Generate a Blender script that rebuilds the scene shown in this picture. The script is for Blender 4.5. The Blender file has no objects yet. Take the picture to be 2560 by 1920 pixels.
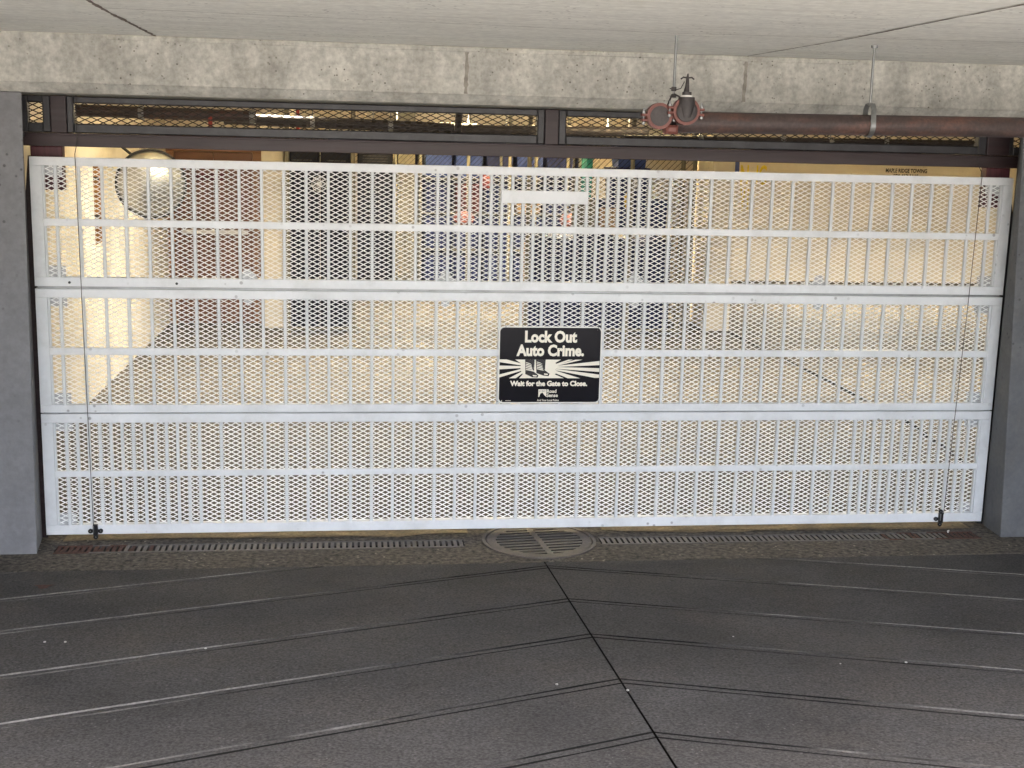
import bpy, bmesh, math, random
import numpy as np
from mathutils import Matrix, Vector
random.seed(7)
R = math.radians
sc = bpy.context.scene
col = sc.collection

# ------------------------------------------------------------------ camera
CX, CY, CZ = 1.777, -7.364, 2.3163
YAW, PITCH, ROLL, FPX = 0.1291, 0.1849, 0.0238, 3134.2      # FPX: focal length in px of a 2560 px wide frame
_f = Vector((math.sin(YAW)*math.cos(PITCH), math.cos(YAW)*math.cos(PITCH), -math.sin(PITCH)))
_r = Vector((math.cos(YAW), -math.sin(YAW), 0)); _u = _r.cross(_f)
_r2 = _r*math.cos(ROLL)+_u*math.sin(ROLL); _u2 = -_r*math.sin(ROLL)+_u*math.cos(ROLL)
cd = bpy.data.cameras.new('camera'); cam = bpy.data.objects.new('camera', cd); col.objects.link(cam)
cam.matrix_world = Matrix(((_r2.x, _u2.x, -_f.x, CX), (_r2.y, _u2.y, -_f.y, CY), (_r2.z, _u2.z, -_f.z, CZ), (0, 0, 0, 1)))
cd.sensor_width = 36; cd.lens = FPX/2560*36; cd.clip_start = .05; cd.clip_end = 300
sc.camera = cam

def at(px, py, Y=None, Z=None, X=None):
    """world point seen at a pixel of the 2560x1920 photograph on a given plane"""
    d = _f+_r2*((px-1280)/FPX)-_u2*((py-960)/FPX)
    t = (Y-CY)/d.y if Y is not None else ((Z-CZ)/d.z if Z is not None else (X-CX)/d.x)
    return Vector((CX, CY, CZ))+d*t

# ------------------------------------------------------------------ light
SUN_EL, SUN_AZ = R(66), R(160)          # azimuth clockwise from +Y
w = bpy.data.worlds.new('World'); sc.world = w; w.use_nodes = True
nt = w.node_tree; bg = nt.nodes['Background']
sky = nt.nodes.new('ShaderNodeTexSky'); sky.sky_type = 'NISHITA'; sky.sun_disc = False
sky.sun_elevation = SUN_EL; sky.sun_rotation = SUN_AZ; sky.air_density = 1.0; sky.dust_density = 5.0; sky.ozone_density = .4
nt.links.new(sky.outputs[0], bg.inputs[0]); bg.inputs[1].default_value = 0.15
sl = bpy.data.lights.new('sun', 'SUN'); sl.energy = 5.0; sl.angle = R(.5); sl.color = (1, .95, .87)
so = bpy.data.objects.new('sun', sl); col.objects.link(so)
sd = Vector((math.sin(SUN_AZ)*math.cos(SUN_EL), math.cos(SUN_AZ)*math.cos(SUN_EL), math.sin(SUN_EL)))
so.rotation_euler = sd.to_track_quat('Z', 'Y').to_euler(); so.location = (0, -20, 20)
sc.view_settings.view_transform = 'Standard'; sc.view_settings.look = 'None'
sc.view_settings.exposure = 3.1; sc.view_settings.gamma = 1; sc.view_settings.use_curve_mapping = False
sc.cycles.max_bounces = 8; sc.cycles.diffuse_bounces = 6; sc.cycles.use_denoising = True
sc.cycles.sample_clamp_indirect = 6
LAMP = .24

# ------------------------------------------------------------------ materials
def mat(name, c, rough=.7, metal=0, mott=.0, mscale=3, fine=.0, fscale=60, pits=0, pscale=70, pcol=None, bump=0, bscale=90,
        stain=None, samt=0, sscale=1.2, spec=.5, stretch=None, emit=None, estr=0, coat=0):
    m = bpy.data.materials.new(name); m.use_nodes = True; t = m.node_tree; N = t.nodes; L = t.links
    b = N['Principled BSDF']
    b.inputs['Roughness'].default_value = rough; b.inputs['Metallic'].default_value = metal
    b.inputs['Specular IOR Level'].default_value = spec; b.inputs['Coat Weight'].default_value = coat
    b.inputs['Coat Roughness'].default_value = .12
    tc = N.new('ShaderNodeTexCoord'); src = tc.outputs['Object']
    if stretch:
        mp = N.new('ShaderNodeMapping'); mp.inputs['Scale'].default_value = stretch; L.new(src, mp.inputs[0]); ssrc = mp.outputs[0]
    else: ssrc = src
    def noise(scale, det=6, s=None, rgh=.6):
        n = N.new('ShaderNodeTexNoise'); n.inputs['Scale'].default_value = scale; n.inputs['Detail'].default_value = det
        n.inputs['Roughness'].default_value = rgh; L.new(s or src, n.inputs['Vector']); return n.outputs['Fac']
    def mixc(fac, a, bb, mode='MIX'):
        x = N.new('ShaderNodeMix'); x.data_type = 'RGBA'; x.blend_type = mode
        for s_, v in ((0, fac), (6, a), (7, bb)):
            if hasattr(v, 'is_linked') or hasattr(v, 'links'): L.new(v, x.inputs[s_])
            else: x.inputs[s_].default_value = v if s_ == 0 else (*v, 1)
        return x.outputs[2]
    def ramp(v, lo, hi, a=0., bb=1.):
        r = N.new('ShaderNodeMapRange'); r.inputs[1].default_value = lo; r.inputs[2].default_value = hi
        r.inputs[3].default_value = a; r.inputs[4].default_value = bb; L.new(v, r.inputs[0]); return r.outputs[0]
    cur = tuple(c)
    if mott:
        cur = mixc(ramp(noise(mscale, 8, ssrc), .3, .7), tuple(x*(1-mott) for x in c), tuple(min(1, x*(1+mott)) for x in c))
    if stain:
        cur = mixc(ramp(noise(sscale, 9, ssrc, .7), .48, .72, 0, samt), cur, stain)
    if fine:
        f = ramp(noise(fscale, 3), .3, .7, 1-fine, 1+fine)
        v = N.new('ShaderNodeVectorMath'); v.operation = 'SCALE'
        if isinstance(cur, tuple): v.inputs[0].default_value = cur
        else: L.new(cur, v.inputs[0])
        L.new(f, v.inputs['Scale']); cur = v.outputs[0]
    if pits:
        vo = N.new('ShaderNodeTexVoronoi'); vo.inputs['Scale'].default_value = pscale; L.new(src, vo.inputs['Vector'])
        msk = ramp(noise(pscale*.12, 3), .5, .62)
        pm = N.new('ShaderNodeMath'); pm.operation = 'MULTIPLY'; L.new(ramp(vo.outputs['Distance'], .12, .2, 1, 0), pm.inputs[0]); L.new(msk, pm.inputs[1])
        pm2 = N.new('ShaderNodeMath'); pm2.operation = 'MULTIPLY'; L.new(pm.outputs[0], pm2.inputs[0]); pm2.inputs[1].default_value = pits
        cur = mixc(pm2.outputs[0], cur, pcol or tuple(x*.3 for x in c))
    if isinstance(cur, tuple): b.inputs['Base Color'].default_value = (*cur, 1)
    else: L.new(cur, b.inputs['Base Color'])
    if bump:
        bp = N.new('ShaderNodeBump'); bp.inputs['Strength'].default_value = bump; bp.inputs['Distance'].default_value = .004
        L.new(noise(bscale, 5), bp.inputs['Height']); L.new(bp.outputs[0], b.inputs['Normal'])
    if emit:
        b.inputs['Emission Color'].default_value = (*emit, 1); b.inputs['Emission Strength'].default_value = estr
    return m
M = {}
M['beam'] = mat('board_formed_concrete', (.455, .445, .40), .85, mott=.26, mscale=4.5, fine=.2, fscale=34, pits=.95, pscale=34, pcol=(.12, .11, .09), stain=(.28, .265, .23), samt=.7, sscale=3.4, stretch=(1.6, 1, 1), bump=.35, bscale=60)
M['ceil'] = mat('slab_soffit_concrete', (.84, .83, .765), .85, mott=.05, mscale=1.2, fine=.09, fscale=26, pits=.8, pscale=24, pcol=(.3, .28, .25), stain=(.55, .52, .46), samt=.45, sscale=2.8, stretch=(.55, 6, 1), bump=.2, bscale=40)
M['seam'] = mat('form_joint_stain', (.20, .16, .13), .9, mott=.25, mscale=9)
M['joint'] = mat('dark_joint', (.27, .25, .215), .9, mott=.4, mscale=14)
M['colL'] = mat('grey_painted_concrete', (.186, .187, .196), .7, mott=.14, mscale=3, fine=.1, fscale=34, pits=.8, pscale=20, pcol=(.05, .05, .05), stain=(.25, .25, .25), samt=.3, sscale=4, bump=.25, bscale=50)
M['colR'] = mat('blue_grey_painted_concrete', (.120, .124, .130), .75, mott=.2, mscale=3, fine=.1, fscale=34, pits=.8, pscale=20, pcol=(.04, .04, .04), stain=(.2, .19, .175), samt=.4, sscale=4, bump=.25, bscale=50)
M['ramp'] = mat('ramp_concrete', (.049, .0475, .0465), .85, spec=.3, mott=.3, mscale=1.3, fine=.62, fscale=85, stain=(.066, .058, .050), samt=.7, sscale=1.4, pits=.8, pscale=36, pcol=(.13, .125, .12), bump=.6, bscale=130)
M['worn'] = mat('worn_groove_edge', (.15, .143, .133), .9, mott=.5, mscale=5, fine=.3, fscale=70, spec=.1)
M['worn_lower'] = mat('worn_groove_lower_edge', (.15, .143, .133), .9, mott=.5, mscale=5, fine=.3, fscale=70, spec=.1)
def worn_mat(key, lo, hi):
    m = M[key]; t = m.node_tree; N = t.nodes; L = t.links; b = N['Principled BSDF']; old = b.inputs['Base Color'].links[0].from_socket
    tc = N.new('ShaderNodeTexCoord'); sx = N.new('ShaderNodeSeparateXYZ'); L.new(tc.outputs['Object'], sx.inputs[0])
    a = N.new('ShaderNodeMath'); a.operation = 'SUBTRACT'; L.new(sx.outputs[0], a.inputs[0]); a.inputs[1].default_value = 2.87
    c = N.new('ShaderNodeMath'); c.operation = 'ABSOLUTE'; L.new(a.outputs[0], c.inputs[0])
    n = N.new('ShaderNodeTexNoise'); n.inputs['Scale'].default_value = 2.2; n.inputs['Detail'].default_value = 8; L.new(tc.outputs['Object'], n.inputs['Vector'])
    d = N.new('ShaderNodeMath'); d.operation = 'MULTIPLY_ADD'; L.new(n.outputs['Fac'], d.inputs[0]); d.inputs[1].default_value = 3.2; L.new(c.outputs[0], d.inputs[2])
    r_ = N.new('ShaderNodeMapRange'); L.new(d.outputs[0], r_.inputs[0]); r_.inputs[1].default_value = lo; r_.inputs[2].default_value = hi
    x = N.new('ShaderNodeMix'); x.data_type = 'RGBA'; L.new(r_.outputs[0], x.inputs[0]); x.inputs[6].default_value = (.011, .0105, .010, 1); L.new(old, x.inputs[7]); L.new(x.outputs[2], b.inputs['Base Color'])
worn_mat('worn', 2.0, 3.4); worn_mat('worn_lower', 3.1, 4.6)
M['groove'] = mat('groove_dirt', (.006, .0056, .005), 1.0, spec=.05, mott=.4, mscale=6, fine=.3, fscale=90)
M['apron'] = mat('exposed_aggregate', (.070, .060, .047), .8, mott=.35, mscale=2.2, fine=1.1, fscale=34, pits=1, pscale=24, pcol=(.34, .30, .24), stain=(.033, .029, .026), samt=.8, sscale=2.2, bump=.9, bscale=80)
M['pit'] = mat('dark_pit_and_slot_sides', (.02, .018, .016), .8, mott=.3, mscale=9)  # dark pit concrete; on slot sides the colour holds grime and shade
M['gate'] = mat('white_gate_paint', (.75, .77, .785), .38, mott=.06, mscale=2.3, fine=.02, fscale=30, pits=.75, pscale=17, pcol=(.25, .25, .25), stain=(.52, .53, .52), samt=.6, sscale=3.2)
M['bar'] = mat('white_bar_paint', (.66, .685, .695), .42, mott=.05, mscale=4)
M['mesh'] = mat('white_mesh_paint', (.88, .885, .88), .4, mott=.04, mscale=9)
M['galv'] = mat('galvanised_strip', (.36, .37, .37), .5, .6, mott=.25, mscale=8)
M['maroon'] = mat('maroon_steel_paint', (.030, .016, .017), .5, mott=.3, mscale=5, stretch=(.4, 1, 6), stain=(.05, .038, .04), samt=.6, sscale=4, bump=.15)
M['red_brown'] = mat('maroon_bracket_paint', (.075, .018, .024), .55, mott=.3, mscale=12, stretch=(6, 1, .6))
M['darkst'] = mat('charcoal_steel', (.026, .025, .028), .45, mott=.3, mscale=6, stain=(.075, .075, .078), samt=.6, sscale=7, bump=.15)
M['dmesh'] = mat('brown_expanded_mesh', (.022, .013, .008), .6)
M['black'] = mat('black_plastic', (.008, .008, .01), .35)
M['cable'] = mat('steel_cable', (.05, .045, .04), .45, .6)
M['signw'] = mat('sign_white', (.82, .81, .77), .35, mott=.03, mscale=9)
M['signk'] = mat('sign_black', (.008, .008, .012),   .2, spec=.16, mott=.3, mscale=3)
M['cream_ink'] = mat('cream_print', (.85, .80, .68), .3)
M['black_ink'] = mat('black_print', (.010, .010, .014), .25)
M['grey_ink'] = mat('grey_print', (.35, .34, .31), .4)
M['grate'] = mat('cast_grate_iron', (.095, .085, .08), .55, .3, mott=.25, mscale=12, fine=.2, fscale=90)
M['rust'] = mat('rusted_grate_iron', (.075, .034, .024), .85, .1, mott=.45, mscale=14, fine=.3, fscale=90)
M['cover'] = mat('manhole_iron', (.105, .09, .08), .6, .3, mott=.3, mscale=9, fine=.25, fscale=110, stain=(.065, .065, .075), samt=.7, sscale=5, bump=.3)
M['pipe'] = mat('rusty_black_pipe', (.062, .043, .039), .55, mott=.25, mscale=6, stain=(.16, .072, .05), samt=.8, sscale=3.4, stretch=(1, 1, 3), fine=.25, fscale=60, bump=.2)
M['coupl'] = mat('red_oxide_coupling', (.17, .058, .045), .55, mott=.2, mscale=18, stain=(.12, .05, .04), samt=.6, sscale=18)
M['iron'] = mat('dark_pipe_end', (.045, .038, .037), .55, .2, mott=.3, mscale=16, fine=.2, fscale=80)
M['zinc'] = mat('zinc_rod', (.24, .245, .24), .38, .75, mott=.2, mscale=20)
M['tape'] = mat('thread_tape', (.75, .74, .70), .6)
M['cream'] = mat('cream_wall_paint', (.70, .635, .50), .6, mott=.05, mscale=1.8, fine=.02, fscale=40, pits=.45, pscale=9, pcol=(.3, .24, .15), stain=(.52, .42, .26), samt=.35, sscale=1.5, bump=.15, bscale=30)
M['iceil'] = mat('garage_ceiling_paint', (.80, .72, .52), .8, mott=.1, mscale=2)
M['ifloor'] = mat('garage_floor_concrete', (.084, .071, .050), .7, mott=.35, mscale=.9, fine=.25, fscale=18, stain=(.032, .027, .022), samt=.6, sscale=.9, spec=.25, pits=.4, pscale=22, pcol=(.08, .07, .05))
M['brown'] = mat('brown_door_paint', (.165, .075, .043), .5, mott=.12, mscale=3)
M['tan'] = mat('tan_door_frame', (.26, .13, .065), .5, mott=.1, mscale=3)
M['red'] = mat('faded_red', (.10, .012, .014), .6, mott=.25, mscale=9)
M['redbright'] = mat('safety_red', (.35, .03, .02), .5)
M['amber'] = mat('amber_board', (.30, .14, .03), .55, mott=.55, mscale=6, stretch=(1, 1, 2))
M['navy'] = mat('navy_plastic', (.018, .027, .10), .6, spec=.2, mott=.2, mscale=5)
M['blue'] = mat('blue_plastic', (.03, .062, .24), .4, mott=.15, mscale=5)
M['tarp'] = mat('navy_tarp', (.014, .020, .07), .6, spec=.2, mott=.3, mscale=5)
M['dark'] = mat('dark_locker_steel', (.009, .010, .020), .6, spec=.2, mott=.2, mscale=3)
M['olive'] = mat('olive_galvanised_post', (.15, .135, .095), .7, mott=.2, mscale=9)
M['chain'] = mat('chain_link_wire', (.018, .016, .013), .9, spec=.15)
M['card'] = mat('cardboard', (.38, .25, .13), .8, mott=.15, mscale=6)
M['white'] = mat('white_plastic', (.72, .7, .66), .45, mott=.05, mscale=6)
M['yellow'] = mat('yellow_fabric', (.72, .50, .03), .7, mott=.2, mscale=8)
M['yellow_ink'] = mat('yellow_stencil', (.80, .62, .03), .6, mott=.25, mscale=14)
M['teal'] = mat('teal_plastic', (.02, .3, .25), .5, mott=.1, mscale=6)
M['pink'] = mat('salmon_fabric', (.15, .05, .045), .7, mott=.25, mscale=9)
M['mirror'] = mat('mirror_face', (.5, .5, .45), .38, 1)
M['rubber'] = mat('black_rim', (.012, .012, .012), .5)
M['greysteel'] = mat('grey_downpipe_paint', (.2, .19, .155), .6, mott=.2, mscale=6)
M['tube'] = mat('lit_fluorescent_tube', (.9, .85, .7), .5, emit=(1, .86, .62), estr=4)
M['street'] = mat('street_concrete', (.42, .40, .37), .9, mott=.15, mscale=1, fine=.2, fscale=60)
M['retain'] = mat('retaining_wall_concrete', (.5, .49, .47), .85, mott=.12, mscale=2, fine=.05)
M['pebble'] = mat('pale_pebble', (.36, .35, .32), .7)
M['leafm'] = mat('dead_leaf', (.055, .026, .02), .8, mott=.3, mscale=60)
M['foil'] = mat('crumpled_white_plate', (.42, .43, .43), .35, .2, mott=.1, mscale=40, bump=1, bscale=45)

# ------------------------------------------------------------------ mesh helpers
WL = {}                                   # world location of every parent used
class MB:
    def __init__(s): s.v = []; s.f = []; s.mi = []
    def add(s, vs, fs, mi=0):
        o = len(s.v); s.v += [tuple(p) for p in vs]; s.f += [tuple(i+o for i in f) for f in fs]; s.mi += [mi]*len(fs); return s
    def box(s, x0, x1, y0, y1, z0, z1, mi=0, ch=0):
        if ch:
            c = ch; vs = []
            # box with chamfered long edges seen from the front: two nested rings
            vs = [(x0, y1, z0), (x1, y1, z0), (x1, y1, z1), (x0, y1, z1), (x0, y0+c, z0), (x1, y0+c, z0), (x1, y0+c, z1), (x0, y0+c, z1),
                  (x0+c, y0, z0+c), (x1-c, y0, z0+c), (x1-c, y0, z1-c), (x0+c, y0, z1-c)]
            fs = [(0, 3, 2, 1), (0, 1, 5, 4), (1, 2, 6, 5), (2, 3, 7, 6), (3, 0, 4, 7), (4, 5, 9, 8), (5, 6, 10, 9), (6, 7, 11, 10), (7, 4, 8, 11), (8, 9, 10, 11)]
            return s.add(vs, fs, mi)
        vs = [(x0, y0, z0), (x1, y0, z0), (x1, y1, z0), (x0, y1, z0), (x0, y0, z1), (x1, y0, z1), (x1, y1, z1), (x0, y1, z1)]
        return s.add(vs, [(0, 3, 2, 1), (4, 5, 6, 7), (0, 1, 5, 4), (1, 2, 6, 5), (2, 3, 7, 6), (3, 0, 4, 7)], mi)
    def bar2(s, x0, x1, y0, y1, z0, z1, top=0, side=1):   # box whose sides carry another material
        o = len(s.mi); s.box(x0, x1, y0, y1, z0, z1, side); s.mi[o+1] = top; return s
    def hexa(s, lo, hi, mi=0):            # lo, hi: 4 corner points each (counter-clockwise from above)
        return s.add(list(lo)+list(hi), [(0, 3, 2, 1), (4, 5, 6, 7), (0, 1, 5, 4), (1, 2, 6, 5), (2, 3, 7, 6), (3, 0, 4, 7)], mi)
    def tube(s, pts, r, n=12, mi=0, cap=True):
        pts = [Vector(p) for p in pts]; rs = r if isinstance(r, (list, tuple)) else [r]*len(pts); o = len(s.v); prev = None
        for i, p in enumerate(pts):
            d = (pts[min(i+1, len(pts)-1)]-pts[max(i-1, 0)]).normalized()
            if prev is None:
                a = d.orthogonal().normalized()
            else:
                a = (prev-d*prev.dot(d)).normalized()
            prev = a; b = d.cross(a)
            for k in range(n):
                t = 2*math.pi*k/n; s.v.append(tuple(p+(a*math.cos(t)+b*math.sin(t))*rs[i]))
        for i in range(len(pts)-1):
            for k in range(n):
                k2 = (k+1) % n; s.f.append((o+i*n+k, o+i*n+k2, o+(i+1)*n+k2, o+(i+1)*n+k)); s.mi.append(mi)
        if cap:
            s.f.append(tuple(o+k for k in reversed(range(n)))); s.mi.append(mi)
            e = o+(len(pts)-1)*n; s.f.append(tuple(e+k for k in range(n))); s.mi.append(mi)
        return s
    def ring(s, c, r0, r1, y0, y1, n=32, mi=0, ax='y', sx=1):       # annular washer along an axis
        o = len(s.v)
        for k in range(n):
            t = 2*math.pi*k/n
            for rr, yy in ((r0, y0), (r1, y0), (r1, y1), (r0, y1)):
                a, b = rr*math.cos(t)*sx, rr*math.sin(t)
                s.v.append((c[0]+a, c[1]+yy, c[2]+b) if ax == 'y' else ((c[0]+a, c[1]+b, c[2]+yy) if ax == 'z' else (c[0]+yy, c[1]+a, c[2]+b)))
        for k in range(n):
            a = o+4*k; b = o+4*((k+1) % n)
            for q in range(4):
                q2 = (q+1) % 4; s.f.append((a+q, b+q, b+q2, a+q2)); s.mi.append(mi)
        return s
    def poly(s, pts, y0, y1, mi=0):        # polygon given as (x, z), extruded from y0 (front) to y1
        n = len(pts); o = len(s.v)
        s.v += [(x, y0, z) for x, z in pts]+[(x, y1, z) for x, z in pts]
        s.f.append(tuple(o+k for k in range(n))); s.mi.append(mi)
        s.f.append(tuple(o+n+k for k in reversed(range(n)))); s.mi.append(mi)
        for k in range(n):
            k2 = (k+1) % n; s.f.append((o+k, o+n+k, o+n+k2, o+k2)); s.mi.append(mi)
        return s
    def build(s, name, m, parent=None, smooth=False, origin=None, bevel=0, fix=True):
        off = WL[parent.name] if parent else (Vector(origin) if origin else Vector((0, 0, 0)))
        me = bpy.data.meshes.new(name)
        me.from_pydata([(x-off.x, y-off.y, z-off.z) for x, y, z in s.v], [], s.f)
        for mm in (m if isinstance(m, (list, tuple)) else [m]): me.materials.append(mm)
        me.polygons.foreach_set('material_index', s.mi)
        if fix:
            bm = bmesh.new(); bm.from_mesh(me); bmesh.ops.recalc_face_normals(bm, faces=bm.faces); bm.to_mesh(me); bm.free()
        if smooth: me.polygons.foreach_set('use_smooth', [True]*len(me.polygons))
        me.update()
        ob = bpy.data.objects.new(name, me); col.objects.link(ob)
        if parent: ob.parent = parent; WL[ob.name] = off
        else: ob.location = off; WL[ob.name] = Vector(off)
        if bevel:
            bv = ob.modifiers.new('bevel', 'BEVEL'); bv.width = bevel; bv.segments = 2; bv.limit_method = 'ANGLE'
        if smooth:
            try: me.set_sharp_from_angle(angle=R(40))
            except Exception: pass
        return ob
def tag(o, label=None, cat=None, group=None, kind=None):
    for k, v in (('label', label), ('category', cat), ('group', group), ('kind', kind)):
        if v: o[k] = v
    return o
def thing(name, label, cat, loc=(0, 0, 0), group=None):
    o = bpy.data.objects.new(name, None); col.objects.link(o); o.location = loc; o.empty_display_size = .1
    WL[o.name] = Vector(loc); return tag(o, label, cat, group)
def text_mb(txt, x0, x1, z0, z1, y, offset=.02, mb=None, mi=0, thick=.0012, face=-1):
    """flat lettering fitted into the rectangle x0..x1, z0..z1, facing -y"""
    cu = bpy.data.curves.new('t', 'FONT'); cu.body = txt; cu.offset = offset; cu.resolution_u = 3; cu.size = 1
    to = bpy.data.objects.new('t', cu); col.objects.link(to)
    dg = bpy.context.evaluated_depsgraph_get(); me = bpy.data.meshes.new_from_object(to.evaluated_get(dg))
    vs = [v.co.copy() for v in me.vertices]; fs = [tuple(p.vertices) for p in me.polygons]
    bpy.data.objects.remove(to); bpy.data.curves.remove(cu); bpy.data.meshes.remove(me)
    ax, bx = min(v.x for v in vs), max(v.x for v in vs); az, bz = min(v.y for v in vs), max(v.y for v in vs)
    mb = mb or MB()
    mb.add([(x0+(v.x-ax)/(bx-ax)*(x1-x0), y, z0+(v.y-az)/(bz-az)*(z1-z0)) for v in vs], fs, mi)
    return mb

# ================================================================== STRUCTURE
CXJ, SL, YT = 2.87, .09, -.585            # ramp: centre joint x, slope, toe
# --- ramp with herringbone grooves and an open centre joint
GV = [.55, -.08, -.69, -1.39, -2.0, -2.63, -3.22, -3.84, -4.46, -5.08, -5.7, -6.3, -6.9, -7.5, -8.1, -8.7, -9.3]
def ramp_half(sgn, umax):
    mb = MB(); U = [.0045]+[umax*i/70 for i in range(1, 71)]
    prof = []
    for g in sorted(GV):
        prof += [(g-.034, 0, 0), (g-.026, -.006, 2), (g-.019, -.001, 3), (g+.016, -.001, 0), (g+.024, -.0075, 1), (g+.032, 0, 2)]
    vs = [(-12, 0, 0)]+prof+[(3.5, 0, 0)]
    rnd = [[random.uniform(-.0022, .0022) for _ in U] for _ in vs]
    for j in range(len(rnd)):
        for i in range(1, len(U)): rnd[j][i] = rnd[j][i-1]*.75+rnd[j][i]
    o = 0; rows = []
    for j, (v, dz, _) in enumerate(vs):
        row = []
        for i, u in enumerate(U):
            fade = min(1, max(0, (u-.05)/.12)); y = v-.385*u+rnd[j][i]
            row.append(len(mb.v)); mb.v.append((CXJ+sgn*u, y, -SL*(y-YT)+dz*fade))
        rows.append(row)
    thr = [random.uniform(.5, 2.0) for _ in vs]
    # face material j -> between row j and j+1
    for j in range(len(vs)-1):
        k = (j-1) % 6 if 1 <= j < len(vs)-1 else -1
        mi = {0: 2, 1: 3, 2: 0, 3: 2, 4: 1}.get(k, 0)
        for i in range(len(U)-1):
            m_ = mi
            mb.f.append((rows[j][i], rows[j][i+1], rows[j+1][i+1], rows[j+1][i])); mb.mi.append(m_)
    return mb
mb = MB()
for sgn, um in ((-1, 4.1), (1, 4.3)):
    h = ramp_half(sgn, um); mb.add(h.v, []); o = len(mb.v)-len(h.v)
    mb.f += [tuple(i+o for i in f) for f in h.f]; mb.mi += h.mi
rp = mb.build('ramp', [M['ramp'], M['worn'], M['groove'], M['worn_lower']])
bm = bmesh.new(); bm.from_mesh(rp.data)
bmesh.ops.bisect_plane(bm, geom=bm.verts[:]+bm.edges[:]+bm.faces[:], plane_co=(0, YT, 0), plane_no=(0, 1, 0), clear_outer=True)
bmesh.ops.bisect_plane(bm, geom=bm.verts[:]+bm.edges[:]+bm.faces[:], plane_co=(0, -8.2, 0), plane_no=(0, -1, 0), clear_outer=True)
for f in bm.faces:
    if f.normal.z < 0: f.normal_flip()
bm.to_mesh(rp.data); bm.free(); tag(rp, kind='structure')
zt = -SL*(-8.2-YT)
tag(MB().box(CXJ-.03, CXJ+.03, -8.2, YT-.01, -.5, -.4).build('joint_filler', M['groove']), kind='structure')
jf = bpy.data.objects['joint_filler']
for v in jf.data.vertices:
    yy = v.co.y; v.co.z = -SL*(yy-YT)-(.016 if v.co.z > -.45 else .08)
tag(MB().box(-60, 60, -90, -8.2, zt-.4, zt).build('street', M['street']), kind='structure')

# --- apron with open trench and manhole pit
HC, HR = (2.896, -.185), .345
xs = [-1.2, .09, 2.44, 2.536, 3.256, 3.262, 5.675, 7.15]; ys = [YT+.005, -.545, -.285, -.145, .175, .3]
mb = MB()
def hole(i, j):
    x0, x1, y0, y1 = xs[i], xs[i+1], ys[j], ys[j+1]
    if x0 >= 2.535 and x1 <= 3.257 and y0 >= -.546 and y1 <= .176: return True
    if abs(y0+.285) < 1e-6 and ((x0 >= .089 and x1 <= 2.441) or (x0 >= 3.261 and x1 <= 5.676)): return True
for i in range(len(xs)-1):
    for j in range(len(ys)-1):
        if not hole(i, j): mb.add([(xs[i], ys[j], 0), (xs[i+1], ys[j], 0), (xs[i+1], ys[j+1], 0), (xs[i], ys[j+1], 0)], [(0, 1, 2, 3)])
n = 64; o = len(mb.v)
for k in range(n):
    t = 2*math.pi*k/n; c, s_ = math.cos(t), math.sin(t); q = .36/max(abs(c), abs(s_))
    mb.v += [(HC[0]+c*HR, HC[1]+s_*HR, 0), (HC[0]+c*q, HC[1]+s_*q, 0)]
for k in range(n):
    a = o+2*k; b = o+2*((k+1) % n); mb.f.append((a, a+1, b+1, b)); mb.mi.append(0)
def pitbox(x0, x1, y0, y1, d):
    mb.add([(x0, y0, 0), (x1, y0, 0), (x1, y1, 0), (x0, y1, 0), (x0, y0, -d), (x1, y0, -d), (x1, y1, -d), (x0, y1, -d)],
           [(0, 1, 5, 4), (1, 2, 6, 5), (2, 3, 7, 6), (3, 0, 4, 7), (4, 5, 6, 7)], 1)
pitbox(.09, 2.44, -.285, -.145, .14); pitbox(3.262, 5.675, -.285, -.145, .14)
o = len(mb.v)
for k in range(n):
    t = 2*math.pi*k/n; mb.v += [(HC[0]+math.cos(t)*HR, HC[1]+math.sin(t)*HR, 0), (HC[0]+math.cos(t)*HR, HC[1]+math.sin(t)*HR, -.6)]
for k in range(n):
    a = o+2*k; b = o+2*((k+1) % n); mb.f.append((a, b, b+1, a+1)); mb.mi.append(1)
mb.f.append(tuple(o+2*k+1 for k in range(n))); mb.mi.append(1)
mb.add([(-1.2, YT+.005, 0), (7.15, YT+.005, 0), (7.15, YT+.005, -.1), (-1.2, YT+.005, -.1)], [(0, 1, 2, 3)])
tag(mb.build('apron', [M['apron'], M['pit']], fix=False), kind='structure')
tag(MB().box(-.8, 16.3, .3, 15.6, -.2, 0).build('garage_floor', M['ifloor']), kind='structure')

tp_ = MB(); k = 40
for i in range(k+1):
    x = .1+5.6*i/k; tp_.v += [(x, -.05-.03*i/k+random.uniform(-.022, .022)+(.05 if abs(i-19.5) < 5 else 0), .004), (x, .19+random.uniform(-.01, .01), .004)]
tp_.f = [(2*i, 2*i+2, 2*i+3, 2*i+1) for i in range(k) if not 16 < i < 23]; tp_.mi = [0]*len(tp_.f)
M['thr'] = mat('threshold_glow_tint', (.17, .128, .07), .7, mott=.45, mscale=5, fine=.4, fscale=50, stain=(.07, .06, .045), samt=1, sscale=4.5)  # yellow-tan colour stands for garage light on the floor under the gate
tag(tp_.build('threshold_glow', M['thr'], fix=False), kind='structure')
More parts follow.
